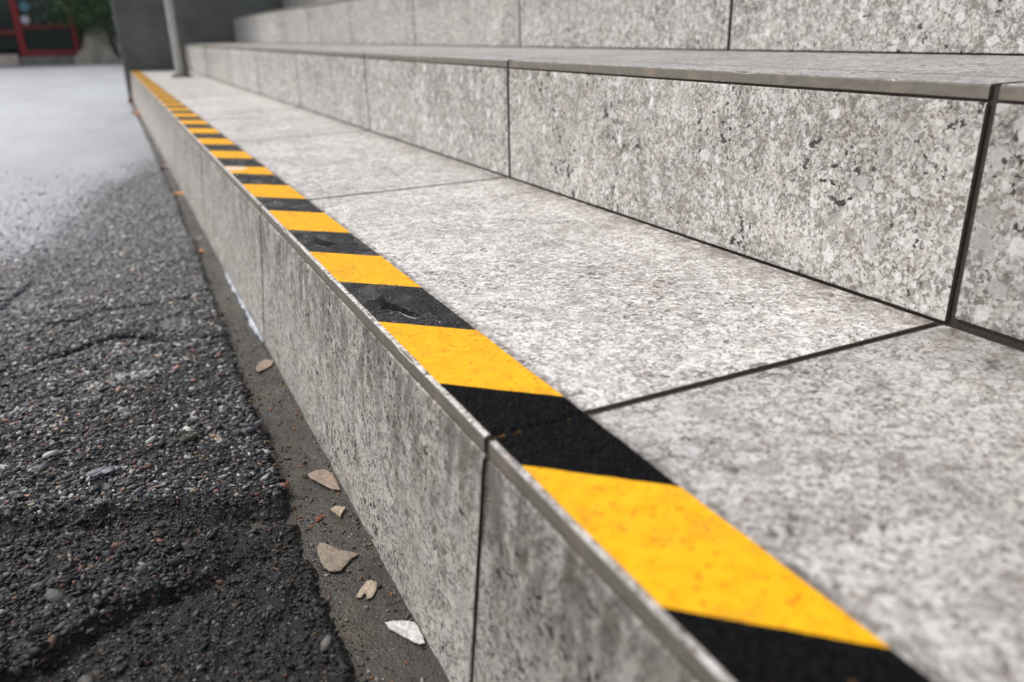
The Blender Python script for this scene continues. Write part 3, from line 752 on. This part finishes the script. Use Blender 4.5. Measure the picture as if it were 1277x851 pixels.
t(chip('dry_leaf', -.0240, 2.110, gz(-.024, 2.11)+.0006, .040, .028, .0006, 40, M['leaf_tan'], 65, lens=True, curl=.006), 'pale leaf in the gutter beyond the blurred orange brown leaf', 'leaf')
t(chip('dry_leaf', -.0240, 3.900, gz(-.024, 3.9)+.001, .060, .055, .0008, 30, M['leaf_orange'], 66, lens=True, curl=.02), 'bright orange leaf at the far end of the gutter', 'leaf')
t(chip('dry_leaf', -.0200, 4.800, gz(-.02, 4.8)+.001, .07, .05, .0008, 80, M['leaf_orange'], 67, lens=True, curl=.03), 'reddish leaf at the foot of the dark wall', 'leaf')
t(chip('stone_chip', -.1830, .3350, az_(-.183, .335)+.0008, .0190, .0130, .0016, 12, M['chip_grey'], 71, jag=.2), 'blue grey slate chip lying flat on the asphalt, left of the step', 'stone chip')
t(chip('stone_chip', -.1165, .3600, az_(-.1165, .36)+.0010, .0135, .0085, .0026, 35, M['chip_moss'], 73, jag=.35), 'greenish grey stone chip bedded in the asphalt nearer the gutter', 'stone chip')
# pale strip along the riser foot, water's sky glint put into its colour
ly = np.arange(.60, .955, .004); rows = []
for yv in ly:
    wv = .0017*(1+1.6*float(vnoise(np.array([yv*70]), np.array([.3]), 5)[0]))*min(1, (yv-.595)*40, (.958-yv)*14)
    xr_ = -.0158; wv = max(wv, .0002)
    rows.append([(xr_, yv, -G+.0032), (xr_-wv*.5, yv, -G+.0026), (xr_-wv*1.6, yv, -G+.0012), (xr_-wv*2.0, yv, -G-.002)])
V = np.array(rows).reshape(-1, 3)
lm = link('glint_streak', np_mesh('glint_streak', V, gridfaces(len(ly), 4), True), (M['glint'],)); tag(lm, 'thin bluish white strip coloured as a water glint along the foot of the bottom riser', 'glint')

# ================================================================== WALL AND POST AT THE FAR END OF THE STEPS
wl = empty('dark_rendered_wall', (1.5, YE+.05, -.2)); tag(wl, 'dark charcoal rendered wall closing off the far end of the steps', 'wall')
o = box('wall_face', -.030-1.5, 2.4, -.05, .06, -.02, 2.3, M['wall'], wl, .006)
o = box('coping', -.045-1.5, 2.42, -.065, .075, 2.302, 2.35, M['kerb'], wl, .006)
po = empty('steel_post', (.190, 3.891, .002)); tag(po, 'slim steel handrail post standing on the bottom step before the dark wall', 'post')
bm = bmesh.new(); add_tube(bm, [(-.004, 0, .006), (-.004, 0, .95)], .0175, 16); bm_obj('tube', bm, M['steel'], po)
box('back_bar', .0145, .034, -.006, .012, .006, .93, M['dsteel'], po, .002)
bm = bmesh.new(); add_tube(bm, [(.004, 0, 0), (.004, 0, .007)], .048, 24); bm_obj('base_plate', bm, M['dsteel'], po)
for sx, sy in ((1, 1), (1, -1), (-1, 1), (-1, -1)):
    bm = bmesh.new(); add_tube(bm, [(.004+sx*.030, sy*.024, .006), (.004+sx*.030, sy*.024, .014)], .006, 6); bm_obj('bolt', bm, M['dsteel'], po, False)
bm = bmesh.new(); add_tube(bm, [(-.004, 0, .95), (-.004, 0, .955), (.02, 0, .978), (.10, 0, 1.01), (.45, 0, 1.17)], .0175, 14); bm_obj('handrail', bm, M['steel'], po)

# ================================================================== BACKGROUND ACROSS THE FORECOURT
YB = 14.0; ZG = -.157
bd = empty('dark_shopfront', (-2, YB, ZG)); tag(bd, 'dark low building with a red framed glass door across the forecourt', 'building')
def bb(name, x0, x1, y0, y1, z0, z1, mat, parent=bd, bev=.004):
    po_ = Vector((-2, YB, ZG))
    return box(name, x0-po_.x, x1-po_.x, y0-po_.y, y1-po_.y, z0-po_.z, z1-po_.z, mat, parent, bev)
bb('wall', -9, 5, YB+.30, YB+3, ZG, 2.2, M['facade'])
bb('roof_edge', -9.2, 5.2, YB+.1, YB+3, 2.203, 2.35, M['kerb'])
door = empty('door', (0, 0, 0), bd)
def frame(n, x0, x1, z0, z1, m='red', dy=0): return bb(n, x0, x1, YB+dy, YB+.06+dy, z0, z1, M[m], door)
frame('door_post', -1.20, -1.112, -.03, 2.0); frame('door_post', -.48, -.41, -.03, 2.0)
frame('bottom_rail', -1.110, -.482, -.034, .042); frame('top_rail', -1.110, -.482, 1.9, 2.0)
frame('mid_rail', -1.110, -.482, .335, .405, 'dred', .004)
frame('glass_pane', -1.108, -.484, .044, .333, 'glass', .02); frame('glass_pane', -1.108, -.484, .407, 1.898, 'glass', .02)
def disc(name, x, z, r, mat):
    bm = bmesh.new(); add_tube(bm, [(x+2, .017, z-ZG), (x+2, .010, z-ZG)], r, 24); return bm_obj(name, bm, mat, door)
disc('round_sticker', -1.02, .64, .065, M['teal']); disc('round_sticker', -1.045, .465, .055, M['white'])
wn2 = empty('window', (0, 0, 0), bd)
def wf(n, x0, x1, z0, z1, m, dy=0): return bb(n, x0, x1, YB+dy, YB+.05+dy, z0, z1, M[m], wn2)
wf('rail', -3.6, -1.203, .255, .335, 'dred'); wf('glass_pane', -3.6, -1.203, .338, 1.9, 'glass', .02); wf('glass_pane', -3.6, -1.203, .06, .252, 'glass', .05); wf('rail', -3.6, -1.203, 1.903, 2.0, 'red')
wf('frame_post', -3.70, -3.603, .0, 2.0, 'red')
k1 = bb('kerb_step', -6.5, -1.235, YB-.16, YB+.25, ZG, -.004, M['beige']); k2 = bb('kerb_step', -1.233, 4.0, YB-.10, YB+.29, ZG, -.040, M['kerb'])
k1['label'] = 'beige stone step under the window'
# boulder
bm = bmesh.new(); bmesh.ops.create_icosphere(bm, subdivisions=4, radius=1)
for v in bm.verts:
    c = v.co.copy(); nz = .12*math.sin(c.x*4+1)*math.cos(c.y*3) + .08*math.sin(c.z*6+c.x*5) + .04*math.sin(c.x*13)*math.sin(c.z*11+2)
    k = 1+nz; top = max(0, c.z)
    v.co = Vector((c.x*.37*k*(1-.35*top), c.y*.30*k*(1-.3*top), c.z*.52*k))
bo = bm_obj('boulder', bm, M['boulder']); bo.location = (-.13, YB-.42, ZG+.02); tag(bo, 'brown rounded boulder under the shrub beside the red door', 'boulder')
# shrub: trunk, limbs, leaves
sh = empty('shrub', (.10, YB-.62, ZG)); tag(sh, 'dark green leafy shrub overhanging the boulder left of the grey pillar', 'shrub')
def branch(p0, p1, r0, r1, k=6, w_=.05):
    pts = []; 
    for i in range(k+1):
        t_ = i/k; pts.append([p0[j]*(1-t_)+p1[j]*t_ + (random.uniform(-w_, w_) if 0 < i < k else 0) for j in range(3)])
    return pts, [r0*(1-i/k)+r1*i/k for i in range(k+1)]
bm = bmesh.new(); pts, rr = branch((.02, 0, 0), (-.12, .03, .62), .035, .022, 6, .015); add_tube(bm, pts, rr, 8); bm_obj('trunk', bm, M['bark'], sh)
tips = []
for k in range(11):
    e = (-.12+random.uniform(-.85, .45), random.uniform(-.3, .35), .62+random.uniform(.0, 1.1)-.12*0)
    bm = bmesh.new(); pts, rr = branch((-.12+random.uniform(-.02, .02), .03, .55+random.uniform(-.1, .07)), e, .014, .005, 5, .04); add_tube(bm, pts, rr, 6); bm_obj('limb', bm, M['bark'], sh)
    tips += pts[2:]
V = []; F = []
for q in range(5200):
    c = random.choice(tips); r_ = random.gauss(0, .13)
    p = Vector((c[0]+random.gauss(0, .13), c[1]+random.gauss(0, .13), c[2]+random.gauss(0, .14)))
    if p.z < .36 + .25*max(0, (p.x+.2)): continue
    d = Vector((random.gauss(0, 1), random.gauss(0, 1), random.gauss(-.2, .7))).normalized(); s_ = d.orthogonal().normalized()
    s_ = (s_*math.cos(q)+d.cross(s_)*math.sin(q)); ln = random.uniform(.03, .06); wd = ln*.28; i0 = len(V)
    V += [p, p+d*ln*.5+s_*wd, p+d*ln, p+d*ln*.5-s_*wd]; F.append((i0, i0+1, i0+2, i0+3))
me = bpy.data.meshes.new('foliage'); me.from_pydata([tuple(v) for v in V], [], F); fo = link('foliage', me, (M['leaf'],), sh); fo['kind'] = 'stuff'
pi = box('grey_pillar', .19, .42, YB-2.6, YB-2.4, ZG, 2.5, M['pillar'], None, .01); tag(pi, 'slim grey concrete pillar showing beside the left edge of the dark wall', 'pillar')
